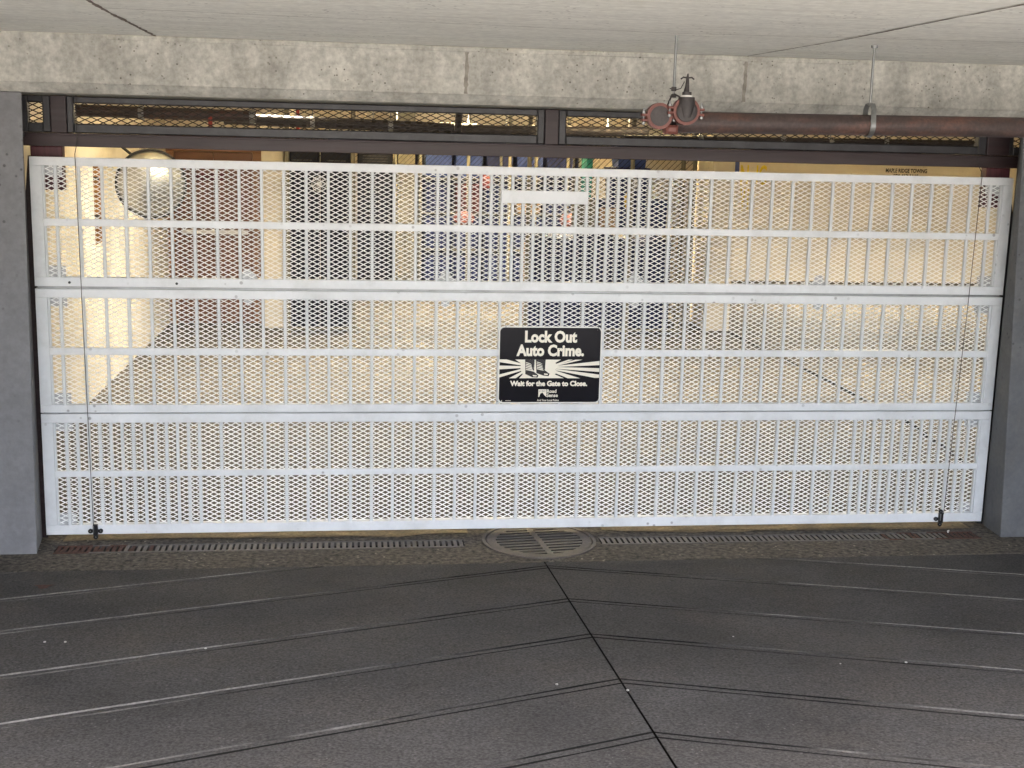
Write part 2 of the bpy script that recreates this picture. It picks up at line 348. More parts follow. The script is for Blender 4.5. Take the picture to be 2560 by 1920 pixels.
# --- ceilings
CZL = 2.86
cl = MB().box(-3.5, 16.5, -5.1, -.34, CZL, 3.3).build('ceiling', M['ceil']); tag(cl, kind='structure')
def strip(pts, w, z, m, name, parent, up=False):
    mb = MB(); P = [Vector(p) for p in pts]; Q = []
    for a, b in zip(P[:-1], P[1:]):
        k = max(2, int((b-a).length/.04)); Q += [a.lerp(b, i/k) for i in range(k)]
    Q.append(P[-1]); o = 0
    for i, p in enumerate(Q):
        d = (Q[min(i+1, len(Q)-1)]-Q[max(i-1, 0)]).normalized(); nrm = Vector((-d.y, d.x, 0))*w*.5*random.uniform(.45, 1.25)
        jit = Vector((random.uniform(-1, 1), random.uniform(-1, 1), 0))*w*.12
        mb.v += [(p.x+nrm.x+jit.x, p.y+nrm.y+jit.y, z), (p.x-nrm.x+jit.x, p.y-nrm.y+jit.y, z)]
    for i in range(len(Q)-1): mb.f.append((2*i, 2*i+1, 2*i+3, 2*i+2)); mb.mi.append(0)
    return mb.build(name, m, parent, fix=False)
C = lambda px, py: (lambda p: (p.x, p.y, 0))(at(px, py, Z=CZL))
strip([C(160, -40), C(250, 18), C(395, 93)], .022, CZL-.002, M['seam'], 'form_seam', cl)
strip([C(250, 18), C(700, 38), C(1300, 65), C(1690, 82), C(2560, 105)], .007, CZL-.002, M['seam'], 'form_seam', cl)
strip([C(1868, 139), C(2120, 96), C(2400, 40), C(2620, -2)], .014, CZL-.003, M['seam'], 'form_seam', cl)
tag(MB().box(-.8, 16.5, .4, 15.6, 2.88, 3.25).build('garage_ceiling', M['iceil']), kind='structure')

# --- beam with a chamfered foot
bp_ = thing('concrete_beam', 'pale weathered concrete beam spanning above the whole gate opening', 'beam', (2.9, 0, 2.56))
mb = MB()
prof = [(-.35, CZL), (-.35, 2.608), (-.338, 2.600), (-.315, 2.575), (-.29, 2.556), (.4, 2.556), (.4, CZL)]
for x in (-3.5, 9.5): mb.v += [(x, y, z) for y, z in prof]
nn = len(prof)
mb.f = [tuple(range(nn)), tuple(reversed(range(nn, 2*nn)))]+[(k, (k+1) % nn, nn+(k+1) % nn, nn+k) for k in range(nn)]; mb.mi = [0]*len(mb.f)
mb.build('beam_face', M['beam'], bp_)
lg = MB().box(.5, 4.6, -.356, -.348, 2.832, CZL-.001, ch=.003).build('top_ledge', M['beam'], bp_)
for px, a, b in ((1165, 2.61, 2.83), (1862, 2.61, 2.83)):
    x = at(px, 200, Y=-.35).x; mb = MB(); Z = [a+(b-a)*i/14 for i in range(15)]; dx = 0
    for z in Z:
        dx += random.uniform(-.003, .003); wd = random.uniform(.006, .014); mb.v += [(x+dx-wd, -.3535, z), (x+dx+wd, -.3535, z)]
    for i in range(14): mb.f.append((2*i, 2*i+1, 2*i+3, 2*i+2)); mb.mi.append(0)
    mb.build('pour_joint', M['joint'], bp_, fix=False)

# --- columns
mb = MB()
mb.hexa([(-1.2, -.28, -.15), (.004, -.28, -.15), (-.036, .03, -.15), (-1.2, .03, -.15)], [(-1.2, -.28, 2.556), (.04, -.28, 2.556), (-.04, .03, 2.556), (-1.2, .03, 2.556)])
tag(mb.build('concrete_column', M['colL'], origin=None, bevel=.008), 'grey painted concrete column at the left side of the gate', 'column', 'concrete columns beside the gate')
mb = MB()
mb.hexa([(5.815, -.262, -.15), (7.15, -.262, -.15), (7.15, .03, -.15), (5.836, .03, -.15)], [(5.70, -.262, 2.556), (7.15, -.262, 2.556), (7.15, .03, 2.556), (5.845, .03, 2.556)])
tag(mb.build('concrete_column', M['colR'], bevel=.008), 'darker blue-grey concrete column at the right side of the gate', 'column', 'concrete columns beside the gate')
# --- walls of the ramp and garage
def wall(name, label, x0, x1, y0, y1, z0, z1, m):
    return tag(MB().box(x0, x1, y0, y1, z0, z1).build(name, m), label, 'wall')
wall('retaining_wall', 'grey concrete retaining wall beside the left of the ramp', -1.5, -1.2, -11, -.29, -.3, 2.85, M['retain'])
wall('retaining_wall', 'grey concrete retaining wall beside the right of the ramp', 7.15, 7.45, -11, -.29, -.3, 2.85, M['retain'])
wall('front_wall', 'concrete front wall of the garage right of the right column', 7.16, 16.5, -.28, .0, -.1, 2.88, M['retain'])
wall('garage_wall', 'cream painted wall running back on the left inside the garage', -.8, -.56, .031, 9.2, 0, 2.88, M['cream'])
wall('garage_wall', 'cream end wall with yellow lettering at the far right', 6.3, 16.3, 15.4, 15.6, 0, 2.88, M['cream'])
wall('garage_wall', 'cream side wall far to the right inside the garage', 16.1, 16.3, 0, 15.39, 0, 2.88, M['cream'])
wall('garage_wall', 'cream wall holding the brown door', -.8, .99, 9.21, 9.4, 0, 2.88, M['cream'])
wall('garage_wall', 'cream wall behind the dark and blue storage cages', .8, 6.3, 13.3, 13.5, 0, 2.88, M['cream'])
wall('garage_wall', 'cream dividing wall behind the right cream pillar', 6.5, 6.62, 9.12, 15.39, 0, 2.88, M['cream'])
wall('garage_wall', 'short cream wall behind the left dark lockers', .8, .92, 9.41, 13.29, 0, 2.88, M['cream'])
tag(MB().box(6.43, 6.76, 8.7, 9.1, 0, 2.88).build('pillar', M['cream'], bevel=.015), 'cream square pillar between the right cage and the far wall', 'pillar')
tag(MB().box(.655, .93, 8.75, 9.2, 0, 2.88).build('pillar', M['cream'], bevel=.015), 'cream pillar between the brown door and the dark lockers', 'pillar')
tag(MB().box(2.47, 2.74, 12.25, 12.5, 0, 2.88).build('pillar', M['olive'], bevel=.015), 'olive grey pillar between dark lockers and blue totes', 'pillar')

# ================================================================== TRANSOM SCREEN
def diamond(mb, x0, x1, z0, z1, L, S, wid, th, y, tilt=0, clip=True, wob=0):
    """expanded metal: two families of zig-zag strands; strands are clipped to the rectangle"""
    nx = int((x1-x0)/(L/2))+1; nz = int((z1-z0)/S)+2
    ang = math.atan2(S/2, L/2); hw = wid/2/math.cos(ang)
    for fam in (0, 1):
        for k in range(-1, nz):
            for j in range(nx):
                xa = x0+j*L/2; xb = xa+L/2
                za = z0+k*S+((j % 2)*S/2 if fam == 0 else -(j % 2)*S/2+S); zb = z0+k*S+(((j+1) % 2)*S/2 if fam == 0 else -((j+1) % 2)*S/2+S)
                if max(za, zb) > z1+S*.3 or min(za, zb) < z0-S*.3 or xb > x1+.001: continue
                ya = y+(wob*math.sin(xa*3.1+za*2.3) if wob else 0); yb = y+(wob*math.sin(xb*3.1+zb*2.3) if wob else 0)
                o = len(mb.v)
                for (x, yy, z) in ((xa, ya, za), (xb, yb, zb)):
                    mb.v += [(x, yy-th+tilt*0, z-hw), (x, yy-th+tilt, z+hw), (x, yy+tilt, z+hw), (x, yy, z-hw)]
                mb.f += [(o, o+4, o+5, o+1), (o+1, o+5, o+6, o+2), (o+2, o+6, o+7, o+3), (o+3, o+7, o+4, o)]
                mb.mi += [0]*4
    return mb
ts = thing('transom_screen', 'dark maroon steel frame with brown diamond mesh between gate and beam', 'screen', (2.9, .1, 2.27))
HL, HRt = at(40, 350, Y=.07).x, 5.93
hd = MB()
hd.box(HL, HRt, .06, .14, 2.274, 2.349).box(HL+.004, HRt, .055, .0605, 2.335, 2.3475)
hd.build('header_rail', M['maroon'], ts, bevel=.004)
for x0, x1 in ((.105, .19), (2.901, 2.982), (5.655, 5.80)):
    MB().box(x0, x1, .062, .138, 2.3495, 2.553).build('post', M['maroon'], ts, bevel=.004)
for x0, x1, ox0, ox1 in ((-.075, .1045, -.02, .06), (.1905, 2.9005, .228, 2.857), (2.9825, 5.6545, 3.028, 5.6), (5.8005, 5.93, 5.83, 5.9)):
    f = MB()
    f.box(x0, ox0, .07, .13, 2.35, 2.552, ch=.006).box(ox1, x1, .07, .13, 2.35, 2.552, ch=.006)
    f.box(ox0, ox1, .07, .13, 2.35, 2.402, ch=.006).box(ox0, ox1, .07, .13, 2.514, 2.552, ch=.006)
    fo = f.build('screen_frame', M['darkst'], ts)
    d = MB(); diamond(d, ox0-.01, ox1+.01, 2.395, 2.52, .066, .030, .0052, .003, .1)
    d.build('diamond_mesh', M['dmesh'], fo, fix=False)
for x0, x1 in ((-.012, .16), (5.663, 5.819)):
    MB().box(x0, x1, .062, .13, 2.03, 2.2735, ch=.004).build('hinge_block', M['red_brown'], ts)
MB().tube([(-.05, .055, 2.335), (-.05, .02, 2.335)], .016, 8).build('bolt', M['darkst'], ts)

# gate side tracks
for x0, x1, lab in ((-.052, -.004, 'dark maroon steel guide track left of the gate'), (5.805, 5.87, 'black steel guide track right of the gate')):
    c0 = (x0+x1)/2; mb = MB(); out = x0 if x0 < 0 else x1; inn = x1 if x0 < 0 else x0
    mb.poly([(x0, 0.0), (x1, 0.0), (x1, 1.9), ((inn*2+out)/3, 2.22), (out+(inn-out)*.15, 1.98), (x0 if x0 < 0 else x0, 1.9)][:5] if x0 < 0 else
            [(x0, 0.0), (x1, 0.0), (x1, 1.88), ((inn+out*2)/3, 2.0), (x0, 2.18)], .035, .10)
    tag(mb.build('guide_track', M['maroon'] if x0 < 0 else M['darkst']), lab, 'gate track', 'guide tracks of the gate')

# ================================================================== GATE
gate = thing('garage_gate', 'white three-panel steel garage gate with diamond mesh and vertical bars', 'gate', (2.9, 0, .032))
W = 5.8; YF, YB = -.028, .022
PAN = [(1.496, 2.216, 1.547, 1.835, 1.876, 2.169), (.764, 1.481, .81, 1.101, 1.142, 1.43), (.032, .756, .09, .38, .416, .703)]
bar_me = MB().box(-.009, .009, -.010, .010, -.5, .5, ch=.0022)
reg = [.135+.12556*k for k in range(45)]
half = [x+.06278 for x in reg[:-1]]
def make_bars(parent, X, z0, z1, y=-.0135):
    proto = None
    for x in X:
        if proto is None:
            b = MB().box(x-.009, x+.009, y-.010, y+.008, z0, z1, ch=.0022); proto = b.build('vertical_bar', M['bar'], parent); px0 = x
        else:
            c = proto.copy(); col.objects.link(c); c.parent = parent; c.location = (x-px0, 0, 0)
for pi, (z0, z1, zb, zm0, zm1, zt_) in enumerate(PAN):
    mb = MB(); sw = .064
    # mitred outer frame, front faces split at the corners
    mb.box(0, W, YF, YB, z0, zb, ch=.002)
    mb.box(0, W, YF, YB, zt_, z1, ch=.002)
    mb.box(0, sw, YF, YB, zb+.0006, zt_-.0006, ch=.0015).box(W-sw, W, YF, YB, zb+.0006, zt_-.0006, ch=.0015)
    fr = mb.build('gate_panel', M['gate'], gate)
    MB().box(sw+.0006, W-sw-.0006, YF+.001, -.006, zm0, zm1, ch=.002).build('middle_rail', M['gate'], fr)
    for xa, xb in ((sw+.001, sw+.013), (W-sw-.013, W-sw-.001)):
        MB().box(xa, xb, YF+.005, -.005, zb+.001, zm0-.001, ch=.002).box(xa, xb, YF+.005, -.005, zm1+.001, zt_-.001, ch=.002).build('edge_bar', M['bar'], fr)
    d = MB(); diamond(d, sw-.01, W-sw+.01, zb-.006, zt_+.006, .0534, .0271, .0050, .002, .004, tilt=.002, wob=.0012)
    d.build('diamond_mesh', M['mesh'], fr, fix=False)
    if pi < 2:
        X = reg if pi == 1 else sorted(reg+half[17:27])
        make_bars(fr, X, zb-.001, zt_+.001)
    else:
        X = sorted(reg+half[:6]+half[38:]+[reg[0]-.0]) 
        X = sorted(set(X)); mb = MB()
        for x in X: mb.box(x-.009, x+.009, -.0235, -.0055, zb-.001, zt_+.001, ch=.0022)
        tag(mb.build('vertical_bars', M['bar'], fr), kind='stuff')
    # gusset plates behind the mesh at the corners
    for xa, xb in ((sw, .165), (W-.16, W-sw)):
        for za, zc in ((zb-.005, zb+.062), (zt_-.055, zt_+.005)):
            g = MB(); g.poly([(xa, za), (xb if xa < 1 else xb, za), (xb, zc), (xa, zc)], .010, .014)
            g.build('gusset_plate', M['foil'], fr)
# blank letter plate on the upper panel
bl = MB().box(2.642, 3.156, -.033, -.0245, 2.008, 2.083, ch=.002).build('blank_plate', M['gate'], gate)
# hinge strips in the two gaps, hinges behind the mesh
for za, zc in ((1.4815, 1.4955), (.7565, .7635)):
    MB().box(.01, W-.01, -.005, .012, za, zc).build('hinge_strip', M['galv'], gate)
for x in (1.181, 2.326, 3.468, 4.618):
    g = MB(); g.poly([(x-.055, 1.545), (x+.06, 1.545), (x+.03, 1.575), (x+.012, 1.60), (x-.022, 1.605), (x-.035, 1.57)], .008, .013)
    g.build('hinge', M['foil'], gate); g = MB(); g.poly([(x-.03, 1.433), (x+.03, 1.433), (x+.022, 1.405), (x-.004, 1.385), (x-.026, 1.41)], .008, .013)
    g.build('hinge', M['foil'], gate)
for px, py in ((174, 706), (442, 709)):
    p = at(px, py, Y=YF); MB().tube([(p.x, YF-.001, p.z), (p.x, YF-.006, p.z)], .0075, 10).build('bolt', M['darkst'], gate)
# cable anchors: black cross-shaped brackets with eye holes
def anchor(x, z, flip):
    mb = MB(); y0, y1 = YF-.010, YF-.001
    mb.box(x-.012, x+.014, y0-.012, y1, z-.028, z+.038, ch=.003)
    lob = ((-.029, -.004), (0, -.04), ((.029 if not flip else 0), (-.004 if not flip else .046)))
    for dx, dz in lob: mb.ring((x+dx, 0, z+dz), .0045, .0135, y0, y1, n=16)
    mb.box(x-.026, x+(.026 if not flip else .014), y0+.001, y1, z-.012, z+.006)
    a = mb.build('cable_anchor', M['black'], gate)
    MB().tube([(x-.008, y0-.016, z-.01), (x-.008, y0-.016, z+.034)], .0035, 8).build('pin', M['zinc'], a)
    for dx, dz in lob: MB().tube([(x+dx, y1, z+dz), (x+dx, y1-.004, z+dz)], .0045, 10).build('bolt', M['zinc'], a)
anchor(.281, .058, False); anchor(5.515, .058, True)
for i, (a, b, lab) in enumerate((((.25, 2.62), (.274, .09), 'thin dark lift cable in front of the gate near its left end'), ((5.585, 2.62), (5.525, .09), 'thin dark lift cable in front of the gate near its right end'))):
    y = YF-.026
    mb = MB().tube([(a[0], .05, a[1]-.06), (a[0], .03, 2.3), (a[0], -.04, 2.235), (a[0]*.6+b[0]*.4, y, 1.4), (b[0], y, b[1])], .0022, 6)
    tag(mb.build('lift_cable', M['cable'], smooth=True), lab, 'cable', 'lift cables of the gate')

# ================================================================== SIGN
sg = thing('warning_sign', 'black and white Lock Out Auto Crime warning sign tied on the middle gate panel', 'sign', (2.95, -.05, .82))
K = 1/1919.0
SX = lambda cx: 2.643+(cx-437)*K*1.0
SZ = lambda cy: 1.285-(cy-517)*K*.522/.4905*.97
def rrect(x0, x1, z0, z1, r, n=6):
    P = []
    for cx, cz, a0 in ((x1-r, z1-r, 0), (x0+r, z1-r, 90), (x0+r, z0+r, 180), (x1-r, z0+r, 270)):
        for k in range(n+1): t = R(a0+90*k/n); P.append((cx+r*math.cos(t), cz+r*math.sin(t)))
    return P
YS = -.046
MB().poly(rrect(2.643, 3.264, .818, 1.285, .03), YS, YS+.003).build('plate', M['signw'], sg)
fc = MB().poly(rrect(2.649, 3.258, .8255, 1.2775, .026), YS-.0008, YS-.0001).build('printed_face', M['signk'], sg)
T = lambda t, x0, x1, y0, y1, o=.03, m='cream_ink', n='lettering': text_mb(t, SX(x0), SX(x1), SZ(y1), SZ(y0), YS-.0022, o).build(n, M[m], sg, fix=False)
T('Lock Out', 735, 1340, 563, 699, .045); T('Auto Crime.', 640, 1425, 718, 852, .045)
T('Wait for the Gate to Close.', 575, 1475, 1128, 1190, .05)
T('Road', 1005, 1117, 1226, 1266, .025); T('Sense', 1003, 1135, 1272, 1314, .025)
T('And Your Local Police', 893, 1147, 1338, 1361, .02)
r = MB(); P = lambda pts, mi=0, y=YS-.0014: r.poly([(SX(a), SZ(b)) for a, b in pts], y, y+.0004, mi)
P([(446, 888), (530, 888), (705, 935), (705, 955), (446, 918)]); P([(446, 957), (700, 962), (700, 985), (446, 1000)], y=YS-.0015)
P([(446, 1058), (700, 995), (705, 1015), (446, 1092)], y=YS-.0016); P([(628, 889), (740, 889), (745, 950), (705, 938)], y=YS-.0017)
P([(560, 1100), (640, 1100), (735, 1030), (715, 1020)], y=YS-.0015); P([(680, 1100), (760, 1100), (760, 1040), (735, 1035)], y=YS-.0016)
P([(695, 940), (738, 889), (1160, 889), (1095, 925), (1125, 960), (1100, 1000), (1125, 1035), (1090, 1055), (1200, 1099), (762, 1099), (705, 1035), (690, 985)], y=YS-.0018)
P([(1080, 945), (1245, 889), (1300, 889), (1115, 948)], y=YS-.0015); P([(1095, 950), (1330, 889), (1410, 889), (1120, 958)], y=YS-.0016)
P([(1100, 960), (1612, 903), (1612, 950), (1110, 972)], y=YS-.0017); P([(1095, 972), (1612, 985), (1612, 1028), (1105, 992)], y=YS-.0019)
P([(1100, 993), (1612, 1058), (1612, 1095), (1560, 1095), (1110, 1012)], y=YS-.002); P([(1105, 1015), (1390, 1100), (1245, 1100), (1080, 1035)], y=YS-.0021)
r.build('light_rays', M['cream_ink'], sg)
r = MB()
P([(742, 889), (862, 889), (850, 1012), (747, 1012)], y=YS-.0024); P([(868, 889), (982, 889), (976, 1003), (873, 1000)], y=YS-.0024)
P([(748, 1014), (832, 1014), (902, 1066), (892, 1092), (830, 1088), (748, 1052)], y=YS-.0025); P([(874, 1000), (962, 1000), (1030, 1048), (1022, 1075), (960, 1070), (878, 1042)], y=YS-.0025)
r.build('legs_drawing', M['black_ink'], sg)
r = MB()
for k in range(5):
    y0 = 915+k*19
    P([(750, y0), (800+k*9, y0+16), (822+k*4, y0+32), (752, y0+10)], y=YS-.0028); P([(878, y0-5), (915+k*9, y0+8), (950+k*3, y0+24), (880, y0+5)], y=YS-.0028)
P([(835, 1062), (885, 1068), (878, 1080), (840, 1078)], y=YS-.0029); P([(965, 1045), (1012, 1050), (1008, 1060), (970, 1060)], y=YS-.0029)
P([(853, 889), (858, 889), (850, 1000), (846, 1000)], y=YS-.0029)
r.build('fold_lines', M['cream_ink'], sg); r = MB()
P([(907, 1226), (1000, 1226), (1000, 1312), (975, 1290), (955, 1262), (930, 1275), (918, 1312), (907, 1312)], y=YS-.0016)
r.build('emblem', M['cream_ink'], sg); r = MB()
P([(525, 1352), (588, 1352), (588, 1356), (525, 1356)], y=YS-.0016); P([(476, 1350), (486, 1350), (486, 1364), (476, 1364)], y=YS-.0016)
r.build('fine_print', M['cream_ink'], sg)
T('ICBC', 915, 992, 1236, 1256, .02, 'grey_ink', 'emblem_lettering')
for a, b, c_ in (((508, 505), (505, 540), 0), ((1578, 500), (1572, 560), 0), ((415, 1365), (440, 1365), 0), ((1600, 1356), (1616, 1364), 0)):
    MB().tube([(SX(a[0]), YS-.003, SZ(a[1])+.006), (SX((a[0]+b[0])/2)+.004, YS-.006, SZ((a[1]+b[1])/2)), (SX(b[0]), YS-.003, SZ(b[1]))], .0016, 6).build('wire_tie', M['black'], sg, smooth=True)

# ================================================================== DRAINS
def grate(x0, x1, label, rust_at):
    g = thing('trench_grate', label, 'drain grate', ((x0+x1)/2, -.215, 0), 'trench grates across the gateway')
    mb = MB(); z0, z1 = -.022, .003; rx = .42
    def mi(x): 
        d = abs(x-rust_at); return 1 if d < rx+random.uniform(-.25, .3) else 0
    n = int((x1-x0)/.0342); p = (x1-x0)/n
    for yy in ((-.285, -.268), (-.162, -.145)):
        k = 24
        for i in range(k):
            a = x0+(x1-x0)*i/k; b = x0+(x1-x0)*(i+1)/k; mb.box(a, b-.0004, yy[0]+.001, yy[1], z0, z1, mi((a+b)/2))
    for i in range(n):
        a = x0+i*p; m_ = mi(a); mb.bar2(a+.0065, a+p-.0065, -.2675, -.1625, z0, z1-.0006-random.random()*.001, m_, 2)  # slot sides dark: grime plus slot shade put into the colour
        if m_ and random.random() < .35: mb.box(a-.007, a+.008, -.266, -.2, z0+.004, z1-.006, 1)   # clogged slots
    mb.build('slotted_plate', [M['grate'], M['rust'], M['pit']], g)
    return g
grate(.092, 2.438, 'long slotted trench grate left of the round cover, rusty at its left end', .05)
grate(3.264, 5.673, 'long slotted trench grate right of the round cover, rusty at its right end', 5.75)
mh = thing('manhole_cover', 'round slotted iron drain cover in front of the gate centre', 'manhole cover', (HC[0], HC[1], 0))
MB().ring((HC[0], HC[1], 0), .324, HR-.001, -.03, .008, n=64, ax='z').build('outer_ring', M['cover'], mh, smooth=True)
mb = MB(); mb.ring((0, 0, 0), .262, .317, -.03, .004, n=64, ax='z')
ps = .0505
for k in range(-5, 6):
    yc = k*ps; 
    def ch(yv, r=.264): return math.sqrt(max(0, r*r-yv*yv))
    y0, y1 = yc-ps/2+.010, yc+ps/2-.010
    # solid strip between two slots
    yy = yc+ps/2; 
    a = ch(min(abs(yy-.0145), .2635) if yy > 0 else min(abs(yy+.0145), .2635))
    if abs(yy) < .262: mb.bar2(-a, a, yy-.0135, yy+.0135, -.02, .0035, 0, 1)  # strip sides darkened for grime and shade in the lid slots
yy = -5*ps-ps/2
mb.box(-.017, .017, -.262, .262, -.024, .0042)
th = R(7); mb.v = [(HC[0]+x*math.cos(th)-y*math.sin(th), HC[1]+x*math.sin(th)+y*math.cos(th), z) for x, y, z in mb.v]
mb.build('slotted_lid', [M['cover'], M['pit']], mh)

# ================================================================== SPRINKLER PIPE
sp = thing('sprinkler_pipe', 'rusty brown sprinkler pipe with red couplings hanging before the beam', 'pipe', (4.3, -1.3, 2.48))
P0, P1_ = Vector((3.30, -1.38, 2.462)), Vector((8.0, -1.02, 2.56))
P1_ = P0+(Vector((5.185, -1.2, 2.487))-P0)*2.4
mb = MB().tube([P0+(P1_-P0)*(i/30) for i in range(31)], .0505, 28); mb.build('main_pipe', M['pipe'], sp, smooth=True)
A = Vector((3.213, -1.42, 2.487)); B = Vector((3.334, -1.46, 2.512))
el = MB()
el.tube([A+Vector((0, -.055, 0)), A+Vector((0, .0, 0)), A+Vector((.02, .06, -.01)), A+Vector((.09, .09, -.02)), P0+Vector((.03, 0, 0))], [.0465, .0465, .047, .049, .05], 24)
el.build('elbow', M['iron'], sp, smooth=True)
def coupling(c, label, r=.052, lug=.018, rot=0):
    mb = MB().ring(c, r-.006, r+.009, -.022, .022, n=36)
    ca, sa = math.cos(rot), math.sin(rot)
    for s_ in (-1, 1):
        q = Vector(c)+Vector((s_*(r+.019)*ca, 0, s_*(r+.019)*sa))
        mb.box(q.x-.014, q.x+.014, q.y-.02, q.y+.02, q.z+.006, q.z+.018, ch=.003); mb.box(q.x-.014, q.x+.014, q.y-.02, q.y+.02, q.z-.018, q.z-.006, ch=.003)
    cp = mb.build('coupling', M['coupl'], sp, smooth=True)
    for s_ in (-1, 1):
        q = Vector(c)+Vector((s_*(r+.022)*ca, -.004, s_*(r+.019)*sa))
        b = MB().tube([q+Vector((0, 0, -.032)), q+Vector((0, 0, .042))], .0045, 8); b.tube([q+Vector((0, 0, .018)), q+Vector((0, 0, .028))], .009, 6); b.tube([q+Vector((0, 0, -.03)), q+Vector((0, 0, -.02))], .009, 6)
        b.build('bolt', M['zinc'], cp)
coupling(A+Vector((0, -.03, 0)), '', rot=.12); coupling(B+Vector((.0, -.015, 0)), '', r=.055, rot=-.05)
bd = MB().tube([B+Vector((0, -.05, 0)), B+Vector((0, -.045, 0)), B+Vector((0, .1, -.01))], [.043, .05, .05], 24)
bd.tube([B+Vector((0, -.025, -.03)), B+Vector((0, -.025, .03)), B+Vector((0, -.025, .064))], [.03, .042, .038], 20)
bd.build('tee_fitting', M['iron'], sp, smooth=True)
vb = MB().tube([B+Vector((0, -.025, .064)), B+Vector((0, -.025, .073))], .026, 16).build('tape_band', M['tape'], sp, smooth=True)
vv = MB().tube([B+Vector((0, -.025, .073)), B+Vector((0, -.025, .088))], .022, 6)
vv.tube([B+Vector((-.003, -.025, .088)), B+Vector((.0, -.025, .115)), B+Vector((.0, -.025, .15)), B+Vector((.001, -.025, .172))], [.014, .010, .007, .0035], 10)
vv = vv.build('drain_valve', M['iron'], sp, smooth=True)
hh = MB().tube([B+Vector((-.032, -.025, .146)), B+Vector((-.02, -.025, .155)), B+Vector((0, -.025, .152)), B+Vector((.02, -.025, .155)), B+Vector((.032, -.025, .146))], .0038, 8)
hh.build('handle', M['iron'], vv, smooth=True)
MB().box(3.245, 3.305, -1.475, -1.40, 2.405, 2.447, ch=.012).build('red_boss', M['coupl'], sp)
# hangers
h1 = thing('pipe_hanger', 'thin threaded rod with dark wire clevis holding the red coupled pipe end', 'pipe hanger', (3.29, -1.42, 2.5), 'pipe hangers on the ceiling')
MB().tube([(3.288, -1.42, CZL), (3.287, -1.42, 2.58)], .0068, 10).build('rod', M['zinc'], h1, smooth=True)
mb = MB().tube([(3.287, -1.42, 2.625), (3.287, -1.42, 2.605)], .012, 6).tube([(3.287, -1.42, 2.59), (3.287, -1.42, 2.575)], .012, 6)
mb.build('nut', M['iron'], h1)
mb = MB().tube([(3.262, -1.44, 2.617), (3.287, -1.44, 2.61), (3.315, -1.44, 2.617), (3.332, -1.44, 2.65)], .0025, 6)
mb.tube([(3.287, -1.44, 2.59), (3.272, -1.45, 2.588), (3.252, -1.455, 2.54), (3.245, -1.455, 2.515)], .0045, 6).tube([(3.287, -1.44, 2.59), (3.31, -1.44, 2.58), (3.31, -1.44, 2.55)], .0045, 6)
mb.build('clevis', M['iron'], h1, smooth=True)
hx = 4.32; tpar = (hx-P0.x)/(P1_.x-P0.x); hc = P0+(P1_-P0)*tpar
h2 = thing('pipe_hanger', 'threaded rod and flat grey steel strap looped under the brown pipe', 'pipe hanger', (hx, hc.y, hc.z), 'pipe hangers on the ceiling')
MB().tube([(hx, hc.y, CZL), (hx, hc.y, hc.z+.095)], .0065, 10).build('rod', M['zinc'], h2, smooth=True)
MB().tube([(hx, hc.y, CZL-.012), (hx, hc.y, CZL)], .016, 6).tube([(hx, hc.y, hc.z+.096), (hx, hc.y, hc.z+.108)], .012, 6).build('nut', M['zinc'], h2)
mb = MB(); nseg = 22; Rr = .056; o = 0
path = [(-.030, .10), (-.05, .075)]+[(-Rr*math.cos(R(a)), -Rr*math.sin(R(a))) for a in np.linspace(-20, 200, 18)]+[(.05, .075), (.030, .10)]
path = [(-.028, .102)]+path[1:-1]+[(.028, .102), (-.028, .102)]
for (yy, zz) in path:
    ln = math.hypot(yy, zz); ny, nz = yy/ln*.0035, zz/ln*.0035
    for dx in (-.013, .013):
        for s_ in (0, 1): mb.v.append((hx+dx, hc.y+yy+ny*s_, hc.z+zz+nz*s_))
for i in range(len(path)-1):
    a = 4*i; b = a+4
    for q, q2 in ((0, 1), (1, 3), (3, 2), (2, 0)): mb.f.append((a+q, a+q2, b+q2, b+q)); mb.mi.append(0)
mb.build('strap', M['zinc'], h2, smooth=True)

# ================================================================== GARAGE INTERIOR
# ceiling pipes behind the transom
def ipipe(px0, py0, px1, py1, Y, r, m, lab, mk=()):
    a, b = at(px0, py0, Y=Y), at(px1, py1, Y=Y); a.z = min(a.z, 2.87-r); b.z = min(b.z, 2.87-r)
    t = thing('ceiling_pipe', lab, 'pipe', tuple((a+b)/2), 'pipes under the garage ceiling')
    MB().tube([a, b], r, 14).build('pipe_run', M[m], t, smooth=True)
    for k in mk:
        p = a.lerp(b, k); MB().tube([p+Vector((-.02, 0, 0)), p+Vector((.02, 0, 0))], r*1.2, 14).build('sleeve', M['galv'], t, smooth=True)
        MB().tube([p, (p.x, p.y, 2.88)], .006, 6).build('hanger_rod', M['zinc'], t)
ipipe(175, 275, 640, 292, 2.6, .045, 'pipe', 'brown pipe under the garage ceiling at the left', (.38, .98))
ipipe(560, 296, 1135, 322, 4.2, .05, 'iron', 'dark pipe seen above the gate between left and middle', (.38, .72))
ipipe(1150, 325, 1620, 330, 5.0, .05, 'iron', 'dark pipe seen above the gate at the centre post', (.45,))
ipipe(1560, 352, 2480, 366, 3.4, .05, 'iron', 'dark pipe seen above the gate under the rusty sprinkler pipe', (.2, .42, .55, .7))
ipipe(1880, 372, 2300, 380, 8.5, .05, 'pipe', 'brown pipe deep in the garage on the right', (.3,))
p0, p1 = at(1150, 262, Y=2.2), at(1150, 340, Y=2.2)
tag(MB().tube([(p0.x, 2.2, 2.87), (p0.x, 2.2, p0.z), (p0.x-.02, 2.15, p1.z+.03), (p0.x-.1, 2.1, p1.z)], .028, 12).build('drop_pipe', M['iron'], smooth=True), 'dark bent pipe dropping from the garage ceiling', 'pipe')
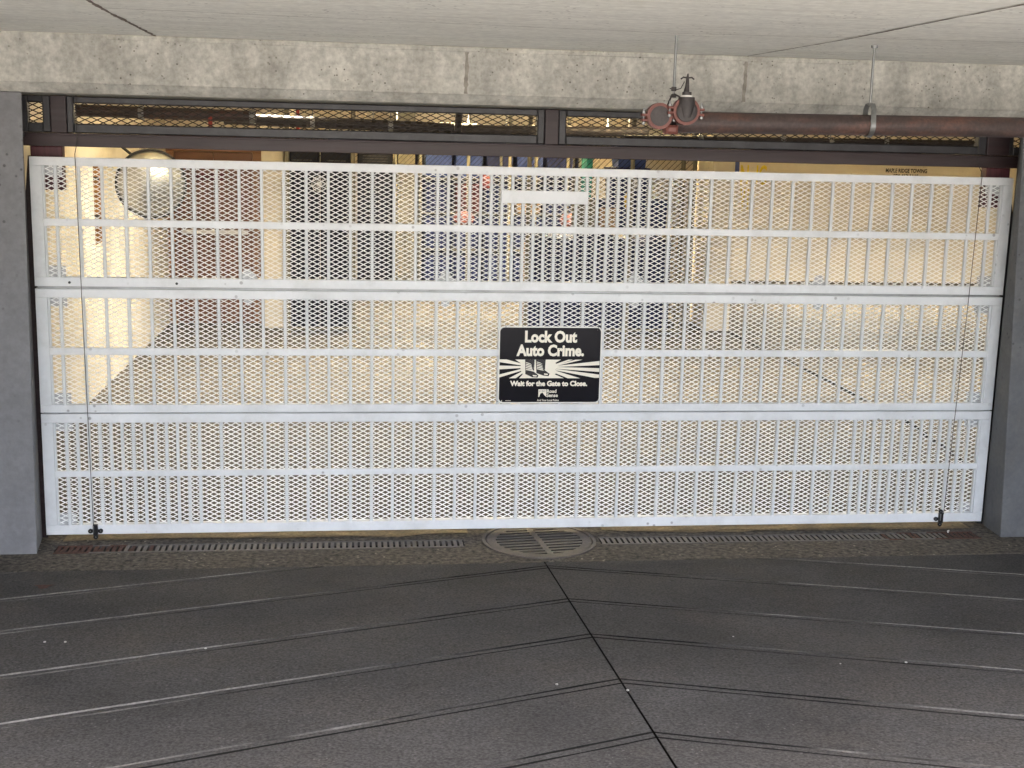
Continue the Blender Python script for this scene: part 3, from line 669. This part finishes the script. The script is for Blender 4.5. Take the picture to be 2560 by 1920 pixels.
# cable tray / duct giving the dark wedge forms
for px0, px1, py, Y, lab in ((820, 1380, 345, 6.5, 'long dark duct above the blue totes'), (1700, 1930, 352, 7.0, 'short dark duct above the right cage')):
    a, b = at(px0, py, Y=Y), at(px1, py+6, Y=Y); t = thing('air_duct', lab, 'duct', tuple((a+b)/2), 'ducts under the garage ceiling')
    MB().box(a.x, b.x, Y, Y+.4, a.z-.06, a.z+.03).build('duct_body', M['dark'], t, bevel=.01)
    for k in (.2, .8):
        x = a.x+(b.x-a.x)*k; MB().box(x-.02, x+.02, Y-.004, Y+.404, a.z-.064, a.z+.034).build('flange', M['darkst'], t)
        MB().tube([(x, Y+.2, a.z+.03), (x, Y+.2, 2.88)], .006, 6).build('hanger_rod', M['zinc'], t)
# fluorescent fixtures; two unseen ones added to brighten left wall and right pillar
for x, y, pw, lz in ((.75, 4.3, .68, 2.81), (4.6, 4.3, .8, 2.81), (1.1, 6.2, 1, 2.81), (3.6, 6.0, 1, 2.81), (4.9, 10.6, 1.2, 2.64), (2.9, 10.6, 1.2, 2.64), (7.7, 5.2, 1.5, 2.81), (9.5, 11.5, 2.5, 2.73), (13, 11.5, 2.4, 2.73)):
    t = thing('fluorescent_lamp', '', 'ceiling light', (x, y, lz), 'lit fluorescent lamps on the garage ceiling')
    side = 'left' if x < 2 else ('middle' if x < 5 else ('right' if x < 7 else 'far right'))
    t['label'] = {(.75, 4.3): 'added unseen fluorescent lamp inside the gate, brightening the left wall', (4.6, 4.3): 'lit fluorescent lamp just inside the gate, right of the centre post',
                  (1.1, 6.2): 'lit fluorescent lamp before the dark lockers', (3.6, 6.0): 'lit fluorescent lamp before the aisle of blue totes', (4.9, 10.6): 'lit fluorescent lamp over the right storage cage',
                  (2.9, 10.6): 'lit fluorescent lamp over the shelf of blue totes', (7.7, 5.2): 'added unseen fluorescent lamp in the right bay, brightening the cream pillar', (9.5, 11.5): 'lit fluorescent lamp before the yellow lettered wall',
                  (13, 11.5): 'lit fluorescent lamp before the black lettered wall'}[(x, y)]
    MB().box(x-.62, x+.62, y-.05, y+.05, lz, lz+.025, ch=.008).build('housing', M['white'], t)
    for dx in (-.5, .5): MB().tube([(x+dx, y, lz+.0245), (x+dx, y, 2.88)], .005, 6).build('hanger_rod', M['zinc'], t)
    for dy in (-.03, .03):
        MB().tube([(x-.59, y+dy, lz-.02), (x+.59, y+dy, lz-.02)], .014, 10).build('lit_tube', M['tube'], t, smooth=True)
    ld = bpy.data.lights.new('fluorescent_light', 'AREA'); ld.shape = 'RECTANGLE'; ld.size = 1.15; ld.size_y = .1; ld.energy = 52*pw*LAMP; ld.color = (1, .90, .74)
    lo = bpy.data.objects.new('fluorescent_light', ld); col.objects.link(lo); lo.parent = t; lo.location = (0, 0, -.05)
    ld.spread = R(135)
    lu = bpy.data.lights.new('added_uplight', 'AREA'); lu.shape = 'RECTANGLE'; lu.size = 1.15; lu.size_y = .1; lu.energy = (85 if y == 10.6 else 26)*pw*LAMP; lu.color = (1, .86, .62)  # uplight added above the housing to make the ceiling glow
    lo = bpy.data.objects.new('added_uplight', lu); col.objects.link(lo); lo.parent = t; lo.location = (0, 0, .035); lo.rotation_euler = (math.pi, 0, 0)
# brown door
d = thing('storage_door', 'brown double door with red notice on the cream wall', 'door', (0, 9.2, 0))
MB().box(-.56, .64, 9.15, 9.205, 2.2, 2.4, ch=.006).box(-.56, -.46, 9.15, 9.205, 0, 2.1995, ch=.006).box(.52, .64, 9.15, 9.205, 0, 2.1995, ch=.006).build('door_frame', M['tan'], d)
MB().box(-.455, .025, 9.165, 9.2, .01, 2.195, ch=.004).build('door_leaf', M['brown'], d); MB().box(.03, .515, 9.165, 9.2, .01, 2.195, ch=.004).build('door_leaf', M['brown'], d)
MB().box(-.38, .45, 9.10, 9.13, 1.16, 1.215, ch=.006).box(-.38, -.36, 9.13, 9.164, 1.17, 1.205).box(.43, .45, 9.13, 9.164, 1.17, 1.205).build('push_bar', M['white'], d)
MB().box(-.2, .16, 9.158, 9.1645, 1.83, 1.93).build('red_notice', M['red'], d)
# mirror
mp = at(378, 460, Y=5.5)
mr = thing('convex_mirror', 'round convex traffic mirror with black rim at the left garage wall', 'mirror', (mp.x, 5.5, mp.z))
Rm = .335; tl = R(14)
def mrot(v): 
    x, y, z = v; c_, s_ = math.cos(tl), math.sin(tl); x, y = x*c_-y*s_, x*s_+y*c_
    return (mp.x+x, 5.5+y, mp.z+z)
mb = MB(); rings = 9; ns = 48; mb.v.append((0, -.09, 0))
for i in range(1, rings+1):
    rr = (Rm-.012)*i/rings
    for k in range(ns): t = 2*math.pi*k/ns; mb.v.append((rr*math.cos(t), -.09*(1-(i/rings)**2), rr*math.sin(t)))
for k in range(ns): mb.f.append((0, 1+k, 1+(k+1) % ns)); mb.mi.append(0)
for i in range(rings-1):
    for k in range(ns): k2 = (k+1) % ns; mb.f.append((1+i*ns+k, 1+(i+1)*ns+k, 1+(i+1)*ns+k2, 1+i*ns+k2)); mb.mi.append(0)
mb.v = [mrot(v) for v in mb.v]; mb.build('mirror_glass', M['mirror'], mr, smooth=True)
mb = MB().ring((0, 0, 0), Rm-.014, Rm+.008, -.02, .03, n=48); mb.v = [mrot(v) for v in mb.v]; mb.build('rim', M['rubber'], mr)
MB().tube([(mp.x, 5.54, mp.z), (mp.x-.1, 5.62, mp.z+.2), (-.56, 5.62, mp.z+.42)], .014, 8).build('bracket_arm', M['rubber'], mr, smooth=True)
# amber hazard board and grey downpipe on the left wall
hb = thing('hazard_board', 'narrow amber and brown board standing out from the left garage wall', 'board', (-.5, 4.6, 1.7))
a, b = at(222, 500, Y=4.6), at(252, 500, Y=4.6)
zt0, zb0 = at(236, 412, Y=4.6).z, at(236, 612, Y=4.6).z
MB().poly([(a.x, zb0+.03), ((a.x+b.x)/2, zb0), (b.x, zb0+.03), (b.x, zt0), (a.x, zt0)], 4.58, 4.6).build('board_panel', M['amber'], hb)
for k in (.15, .62): 
    z = zt0-(zt0-zb0)*k; MB().box(a.x+.002, b.x-.002, 4.575, 4.579, z-.03, z).build('dark_band', M['iron'], hb)
MB().box(-.562, a.x, 4.585, 4.597, zt0-.1, zt0-.07).box(-.562, a.x, 4.585, 4.597, zb0+.1, zb0+.13).build('wall_bracket', M['darkst'], hb)
a, b = at(264, 500, Y=6.2), at(292, 500, Y=6.2)
dp = thing('downpipe', 'grey square downpipe on the left garage wall behind the mirror', 'pipe', (a.x, 6.2, 0))
MB().box(a.x, b.x, 6.2, 6.3, 0.9, 2.87, ch=.01).build('pipe_shaft', M['greysteel'], dp)
MB().box(-.561, b.x+.008, 6.195, 6.3, 1.3, 1.34).box(-.561, b.x+.008, 6.195, 6.3, 2.2, 2.24).build('clip', M['darkst'], dp)
# red standpipe
x = at(745, 385, Y=8.6).x
rs = thing('standpipe', 'thin red vertical fire pipe between cream pillar and dark lockers', 'pipe', (x, 8.6, 1.9))
MB().tube([(x, 8.6, 1.95), (x, 8.6, 2.87)], .022, 12).build('pipe_run', M['redbright'], rs, smooth=True)
MB().tube([(x, 8.6, 2.3), (x, 8.6, 2.33)], .03, 12).tube([(x, 8.6, 1.93), (x, 8.6, 1.96)], .032, 12).build('sleeve', M['red'], rs)
p = at(528, 306, Y=2.6)
tag(MB().poly([(p.x-.016, p.z-.045), (p.x+.016, p.z-.045), (p.x+.016, p.z+.03), (p.x+.006, p.z+.045), (p.x-.016, p.z+.03)], 2.54, 2.543).build('inspection_tag', M['redbright']), 'small red tag hanging under the brown pipe at the left', 'tag')

# wall lettering
def wall_text(txt, px0, px1, py0, py1, Y, m, name, lab, off=.02):
    a, b = at(px0, py1, Y=Y), at(px1, py0, Y=Y)
    return tag(text_mb(txt, a.x, b.x, a.z, b.z, Y-.004, off).build(name, M[m], fix=False), lab, 'wall lettering')
wall_text('N  IG', 1850, 1918, 413, 462, 15.4, 'yellow_ink', 'stencil_lettering', 'large yellow stencil letters at the top of the far wall')
wall_text('V I', 1848, 1872, 470, 528, 15.4, 'yellow_ink', 'stencil_lettering', 'small worn yellow letters below left on the far wall', 0.03)
wall_text('MAPLE RIDGE TOWING', 2214, 2318, 423, 431, 15.4, 'black_ink', 'printed_lettering', 'black line reading Maple Ridge Towing on the far wall', .03)
wall_text('604 463-1115', 2232, 2296, 436, 444, 15.4, 'black_ink', 'printed_lettering', 'black phone number under the towing name on the far wall', .03)
# thin blue notice strip at right pillar
bs = thing('blue_notice', 'narrow dark blue notice with white mark on the right edge of the cream pillar', 'sign', (6.74, 8.69, 2.1))
MB().box(6.72, 6.775, 8.682, 8.698, 2.02, 2.30, ch=.002).build('notice_plate', M['blue'], bs); MB().box(6.735, 6.76, 8.679, 8.6815, 2.05, 2.1).build('white_mark', M['signw'], bs)

# floor lines
def fstrip(pts, w, m, name, z=.004):
    mb = MB(); P = [Vector((*p, 0)) for p in pts]; Q = []
    for a, b in zip(P[:-1], P[1:]): Q += [a.lerp(b, i/12) for i in range(12)]
    Q.append(P[-1])
    for i, p in enumerate(Q):
        dd = (Q[min(i+1, len(Q)-1)]-Q[max(i-1, 0)]).normalized(); nn_ = Vector((-dd.y, dd.x, 0))*w/2; mb.v += [tuple(p+nn_)[:2]+(z,), tuple(p-nn_)[:2]+(z,)]
    for i in range(len(Q)-1): mb.f.append((2*i, 2*i+1, 2*i+3, 2*i+2)); mb.mi.append(0)
    return tag(mb.build(name, M[m], fix=False), kind='structure')
fstrip([(6.73, 8.6), (6.74, 5), (6.7, 3), (6.5, 1.5)], .05, 'groove', 'floor_joint')
fstrip([(7.1, 7.13), (8.4, 7.15)], .06, 'signw', 'floor_marking')

# storage cages -------------------------------------------------
def cage(label, x0, x1, y, posts, ztop=2.45):
    t = thing('storage_cage', label, 'cage', ((x0+x1)/2, y, 0), 'chain link storage cages')
    for x in posts: MB().tube([(x, y, 0), (x, y, 2.87)], .028, 10).build('post', M['olive'], t, smooth=True)
    MB().tube([(x0, y, ztop), (x1, y, ztop)], .02, 8).build('rail', M['olive'], t, smooth=True); MB().tube([(x0, y, .08), (x1, y, .08)], .018, 8).build('rail', M['olive'], t, smooth=True)
    mb = MB(); p = .075; H = ztop-.08; Wd = x1-x0
    k = -H
    while k < Wd:
        for s_ in (1, -1):
            # line x-x0 = k + (z-z0) or mirrored
            a = max(0, -k); b = min(H, Wd-k)
            if b > a:
                xa, xb = x0+k+a, x0+k+b
                if s_ < 0: xa, xb = x0+x1-xa, x0+x1-xb
                q = .0022
                za, zb_ = .08+a, .08+b; yy = y+(.0025 if s_ > 0 else -.0025)
                mb.add([(xa-q, yy, za+q), (xa+q, yy-q, za-q), (xa+q, yy+q, za), (xb-q, yy, zb_+q), (xb+q, yy-q, zb_-q), (xb+q, yy+q, zb_)], [(0, 1, 4, 3), (1, 2, 5, 4), (2, 0, 3, 5)])
        k += p*1.0
    mb.build('chain_link', M['chain'], t, fix=False)
    return t
cage('chain link cage front before the dark lockers', .98, 1.80, 8.2, (1.0, 1.79))
cage('chain link cage front around the right blue storage', 3.94, 6.06, 8.2, (3.95, 5.25, 5.9, 6.05))
cage('chain link fence deep in the aisle before the blue totes', 1.83, 5.6, 12.1, (2.43, 3.55, 4.19, 4.6, 5.1))
def locker(x0, x1, y0, y1, h, lab, fan=False):
    t = thing('locker', lab, 'locker', ((x0+x1)/2, (y0+y1)/2, 0), 'dark steel lockers')
    MB().box(x0, x1, y0+.02, y1, .02, h).build('body', M['dark'], t, bevel=.006)
    dd = MB().box(x0+.012, x1-.012, y0, y0+.019, .05, h-.03, ch=.003).build('door', M['dark'], t)
    v = MB()
    for k in range(5): v.box(x0+.08, x1-.08, y0-.003, y0-.0005, h-.2-.04*k, h-.185-.04*k)
    v.build('vent', M['darkst'], dd)
    MB().box(x1-.06, x1-.045, y0-.02, y0-.001, h*.5, h*.5+.12).build('handle', M['zinc'], dd)
locker(.96, 1.37, 8.45, 9.05, 2.32, 'left of two tall black lockers in the near left cage')
locker(1.39, 1.78, 8.45, 9.05, 2.32, 'right of two tall black lockers in the near left cage')
locker(1.86, 2.4, 12.35, 12.95, 2.36, 'tall black locker deep behind the near cage, beside the olive pillar')
fx = at(798, 460, Y=8.35)
fn = thing('wall_fan', 'round white wire fan in front of the black lockers', 'fan', (fx.x, 8.35, fx.z))
mb = MB().ring((fx.x, 8.35, fx.z), .085, .095, -.01, .01, n=24)
for k in range(10): 
    t = math.pi*k/10; mb.tube([(fx.x-.09*math.cos(t), 8.34, fx.z-.09*math.sin(t)), (fx.x+.09*math.cos(t), 8.34, fx.z+.09*math.sin(t))], .003, 4)
mb.build('wire_guard', M['white'], fn); MB().tube([(fx.x, 8.35, fx.z), (fx.x, 8.45, fx.z)], .03, 12).build('motor', M['white'], fn, smooth=True)
def tote(x, y, z, wd, dp_, h, m, lab, lid='navy', grp='stacked plastic totes'):
    t = thing('storage_tote', lab, 'storage tote', (x, y, z), grp); e = .025
    MB().hexa([(x-wd/2+e, y+e, z), (x+wd/2-e, y+e, z), (x+wd/2-e, y+dp_-e, z), (x-wd/2+e, y+dp_-e, z)], [(x-wd/2+.008, y+.008, z+h-.04), (x+wd/2-.008, y+.008, z+h-.04), (x+wd/2-.008, y+dp_-.008, z+h-.04), (x-wd/2+.008, y+dp_-.008, z+h-.04)]).build('tub', M[m], t, bevel=.01)
    MB().box(x-wd/2, x+wd/2, y, y+dp_, z+h-.039, z+h, ch=.008).build('lid', M[lid], t)
    return t
# shelf rack
sr = thing('shelf_rack', 'steel shelf rack full of blue totes at the end of the aisle', 'shelves', (4.1, 12.75, 0))
for sx_ in (2.84, 4.1, 5.36):
    for sy_ in (12.5, 13.1): MB().box(sx_-.02, sx_+.02, sy_-.02, sy_+.02, 0, 2.4).build('upright', M['greysteel'], sr)
for z in (.15, .75, 1.32, 1.86): MB().box(2.862, 5.338, 12.482, 13.12, z-.03, z, ch=.004).build('shelf', M['greysteel'], sr)
cols = ['blue', 'blue', 'navy', 'blue', 'navy']
nm = ['first', 'second', 'third', 'fourth', 'fifth']
for k in range(5):
    tote(3.12+k*.48, 12.5, 1.86, .44, .5, .42, cols[k], f'bright blue tote, {nm[k]} from the left on the top shelf', 'blue')
for k, (m, l) in enumerate((('navy', 'dark navy'), ('red', 'red'), ('navy', 'navy'), ('card', 'cream brown'), ('navy', 'navy'))):
    tote(3.12+k*.48, 12.5, 1.32, .42, .5, .44 if k != 3 else .34, m, f'{l} tote, {nm[k]} from the left on the second shelf', m)
for zi, zn in ((.75, 'third'), (.15, 'lowest')):
    for k in range(5): tote(3.12+k*.48, 12.5, zi, .45, .5, .5 if zi > .5 else .48, 'navy', f'navy tote, {nm[k]} from the left on the {zn} shelf', 'navy')
def bag(px, py, Y, rx, rz, m, lab, base=None):
    c = at(px, py, Y=Y); base = c.z-rz if base is None else base
    mb = MB(); n1, n2 = 10, 14; rnd = random.Random(px)
    for i in range(n1+1):
        ph = math.pi*i/n1
        for j in range(n2):
            t = 2*math.pi*j/n2; k = 1+rnd.uniform(-.08, .08)
            s_ = math.sin(ph)**.6
            mb.v.append((c.x+rx*s_*math.cos(t)*k, Y+rx*.6*s_*math.sin(t)*k, base+rz-rz*math.cos(ph)))
    for i in range(n1):
        for j in range(n2): j2 = (j+1) % n2; mb.f.append((i*n2+j, i*n2+j2, (i+1)*n2+j2, (i+1)*n2+j)); mb.mi.append(0)
    t = thing('duffel_bag', lab, 'bag', (c.x, Y, base), 'bags kept in the cages')
    MB_ = mb.build('bag_body', M[m], t, smooth=True)
    MB().tube([(c.x-rx*.4, Y, base+2*rz-.01), (c.x-rx*.2, Y, base+2*rz+.05), (c.x+rx*.2, Y, base+2*rz+.05), (c.x+rx*.4, Y, base+2*rz-.01)], .01, 6).build('handle', M['rubber'], t, smooth=True)
bt = MB(); nx, nz = 50, 12
for j in range(nz+1):
    for i in range(nx+1):
        x = 2.78+2.8*i/nx; bt.v.append((x, 13.2+.02*math.sin(i*.9)+.015*math.sin(i*2.1+j*.6), .05+2.45*j/nz+.015*math.sin(i*.5)*(j == nz)))
for j in range(nz):
    for i in range(nx): a = j*(nx+1)+i; bt.f.append((a, a+1, a+nx+2, a+nx+1)); bt.mi.append(0)
bto = bt.build('tarpaulin', M['tarp'], smooth=True, fix=False); q_ = bto.modifiers.new('solid', 'SOLIDIFY'); q_.thickness = .005
tag(bto, 'dark navy tarpaulin hung on the wall behind the tote shelves', 'tarpaulin')
# hooks board carrying bags in front of the aisle fence
bag(1160, 545, 12.0, .16, .11, 'pink', 'salmon red bag hung on the aisle fence, left of two'); bag(1215, 455, 12.0, .12, .12, 'red', 'red bag hung high on the aisle fence')
bag(1420, 552, 12.0, .13, .12, 'pink', 'salmon bag hung on the aisle fence, right of two')
def carton(px0, px1, py0, py1, Y, dep, lab, m='card', base=None):
    a, b = at(px0, py1, Y=Y), at(px1, py0, Y=Y); z0 = a.z if base is None else base
    t = thing('carton', lab, 'box', ((a.x+b.x)/2, Y, z0), 'boxes kept in the cages')
    MB().box(a.x, b.x, Y, Y+dep, z0, b.z-.004, ch=.004).build('box_body', M[m], t)
    MB().box(a.x-.002, b.x+.002, Y-.003, Y+dep/2-.002, b.z-.0035, b.z).box(a.x-.002, b.x+.002, Y+dep/2+.002, Y+dep+.003, b.z-.0035, b.z).build('flap', M[m], t)
    xm = (a.x+b.x)/2; MB().box(xm-.025, xm+.025, Y-.0035, Y-.0005, b.z-.12, b.z-.005).build('tape', M['tape'], t)
    return t
# covered pile in the right cage
tp = MB(); x0, x1, y0, y1 = 4.0, 5.84, 8.4, 9.4; nx, nz = 60, 18
def tz(u): return 1.22+.05*math.sin(u*5)+.03*math.sin(u*13+1)
for j in range(nz+1):
    for i in range(nx+1):
        u = i/nx; x = x0+(x1-x0)*u; zt2 = tz(u); f = j/nz
        if f <= .75: z = zt2*f/.75+.01; y = y0-.03*math.sin(u*40+z*2)*(1-f)+.02*math.sin(u*17)
        else: z = zt2+.01+.01*math.sin(u*20); y = y0+(f-.75)/.25*(y1-y0)
        tp.v.append((x, y, z))
for j in range(nz):
    for i in range(nx): a = j*(nx+1)+i; tp.f.append((a, a+1, a+nx+2, a+nx+1)); tp.mi.append(0)
tpo = tp.build('tarpaulin', M['tarp'], smooth=True, fix=False)
so_ = tpo.modifiers.new('solid', 'SOLIDIFY'); so_.thickness = .006
tag(tpo, 'navy tarpaulin draped over a pile in the right cage', 'tarpaulin')
pl = thing('pallet_stack', 'wooden pallet stack hidden under the navy tarpaulin', 'pallets', (4.9, 8.9, 0))
for k in range(8):
    MB().box(4.06, 5.78, 8.5, 9.36, .14*k+.1, .14*k+.125).build('deck', M['card'], pl)
    MB().box(4.06, 5.78, 8.5, 8.58, .14*k, .14*k+.0995).box(4.06, 5.78, 9.28, 9.36, .14*k, .14*k+.0995).build('bearer', M['card'], pl)
ZT = 1.30
tote(5.08, 8.5, ZT, .46, .5, .42, 'navy', 'navy tote on the tarpaulin, lower left', grp='totes on the tarpaulin'); tote(5.58, 8.5, ZT, .46, .5, .42, 'navy', 'navy tote on the tarpaulin, lower right', grp='totes on the tarpaulin')
tote(5.3, 8.5, ZT+.421, .5, .5, .4, 'navy', 'navy tote on the upper row above the tarpaulin', grp='totes on the tarpaulin'); tote(5.32, 8.52, ZT+.822, .4, .45, .3, 'blue', 'blue tote topmost in the right cage', 'blue', grp='totes on the tarpaulin')
carton(1498, 1540, 520, 568, 8.45, .35, 'brown carton on the tarpaulin in the right cage', base=ZT)
carton(1440, 1492, 500, 568, 8.45, .35, 'olive carton on the tarpaulin at the left of the right cage', 'olive', base=ZT)
tc_ = tote(4.86, 9.0, ZT, .1, .4, .95, 'teal', 'narrow teal bin in the right cage', 'teal', grp='totes on the tarpaulin')
bag(1572, 500, 8.36, .06, .11, 'yellow', 'small yellow bag hung on the right cage mesh')
bag(1585, 458, 8.36, .05, .07, 'white', 'small white bag hung on the right cage mesh')
# back of right cage is cream
wall('garage_wall', 'narrow cream wall at the back right of the right cage', 5.5, 6.43, 9.6, 9.7, 0, 2.87, M['cream'])

# ================================================================== SMALL DEBRIS
def zr(y): return -SL*(y-YT)
def on_ramp(px, py):
    dd = _f+_r2*((px-1280)/FPX)-_u2*((py-960)/FPX); nrm = Vector((0, SL, 1)); t = (SL*YT-nrm.dot(Vector((CX, CY, CZ))))/nrm.dot(dd); return Vector((CX, CY, CZ))+dd*t
def pebble(p, r, lab, m='pebble'):
    bm = bmesh.new(); bmesh.ops.create_icosphere(bm, subdivisions=2, radius=r)
    for v in bm.verts: v.co = Vector((v.co.x*random.uniform(.9, 1.2), v.co.y*random.uniform(.8, 1), v.co.z*.6))
    me = bpy.data.meshes.new('pebble'); bm.to_mesh(me); bm.free(); me.materials.append(M[m]); o = bpy.data.objects.new('pebble', me); col.objects.link(o)
    o.location = (p.x, p.y, p.z+r*.45); tag(o, lab, 'pebble', 'pebbles lying on the ramp')
for (px, py), lab in {(1392, 1712): 'white pebble beside a groove left of the centre joint, lowest', (112, 1606): 'white pebble near the left edge, left of a pair', (163, 1606): 'white pebble near the left edge, right of a pair',
                (1833, 1592): 'tiny white pebble on the right ramp half, upper left', (2265, 1657): 'white pebble on the right ramp half', (2101, 1660): 'tiny pale pebble left of the right ramp pebble', (1569, 1727): 'pale pebble on the centre joint',
                (514, 1622): 'pale pebble in a groove of the left half'}.items():
    pebble(on_ramp(px, py), .004 if 'tiny' in lab else .006, lab)
p = on_ramp(110, 1467)
mb = MB(); n = 12
for k in range(n):
    t = 2*math.pi*k/n; rr = .04*(1+.35*math.sin(3*t)); mb.v.append((p.x+rr*1.2*math.cos(t), p.y+rr*.8*math.sin(t), zr(p.y+rr*.8*math.sin(t))+.004+.004*math.cos(2*t)))
mb.v.append((p.x, p.y, zr(p.y)+.012)); mb.f = [(k, (k+1) % n, n) for k in range(n)]; mb.mi = [0]*n
tag(mb.build('dead_leaf', M['leafm'], fix=False), 'reddish dead leaf on the ramp below the left column', 'leaf')
p = at(321, 1404.5, Z=0)
tag(MB().tube([(p.x-.018, p.y, .004), (p.x+.014, p.y+.004, .004), (p.x+.019, p.y+.012, .004), (p.x+.012, p.y+.02, .004), (p.x-.016, p.y+.014, .004)], .0025, 6).build('wire_clip', M['iron'], smooth=True), 'bent dark wire clip lying before the left trench grate', 'clip')
p = at(2369, 1331, Z=0)
tag(MB().tube([(p.x-.008, p.y-.02, .008), (p.x, p.y, .009), (p.x+.012, p.y+.01, .008)], .005, 8).build('cigarette_butt', M['tape'], smooth=True), 'white cigarette butt on the rusty right end of the trench grate', 'litter')
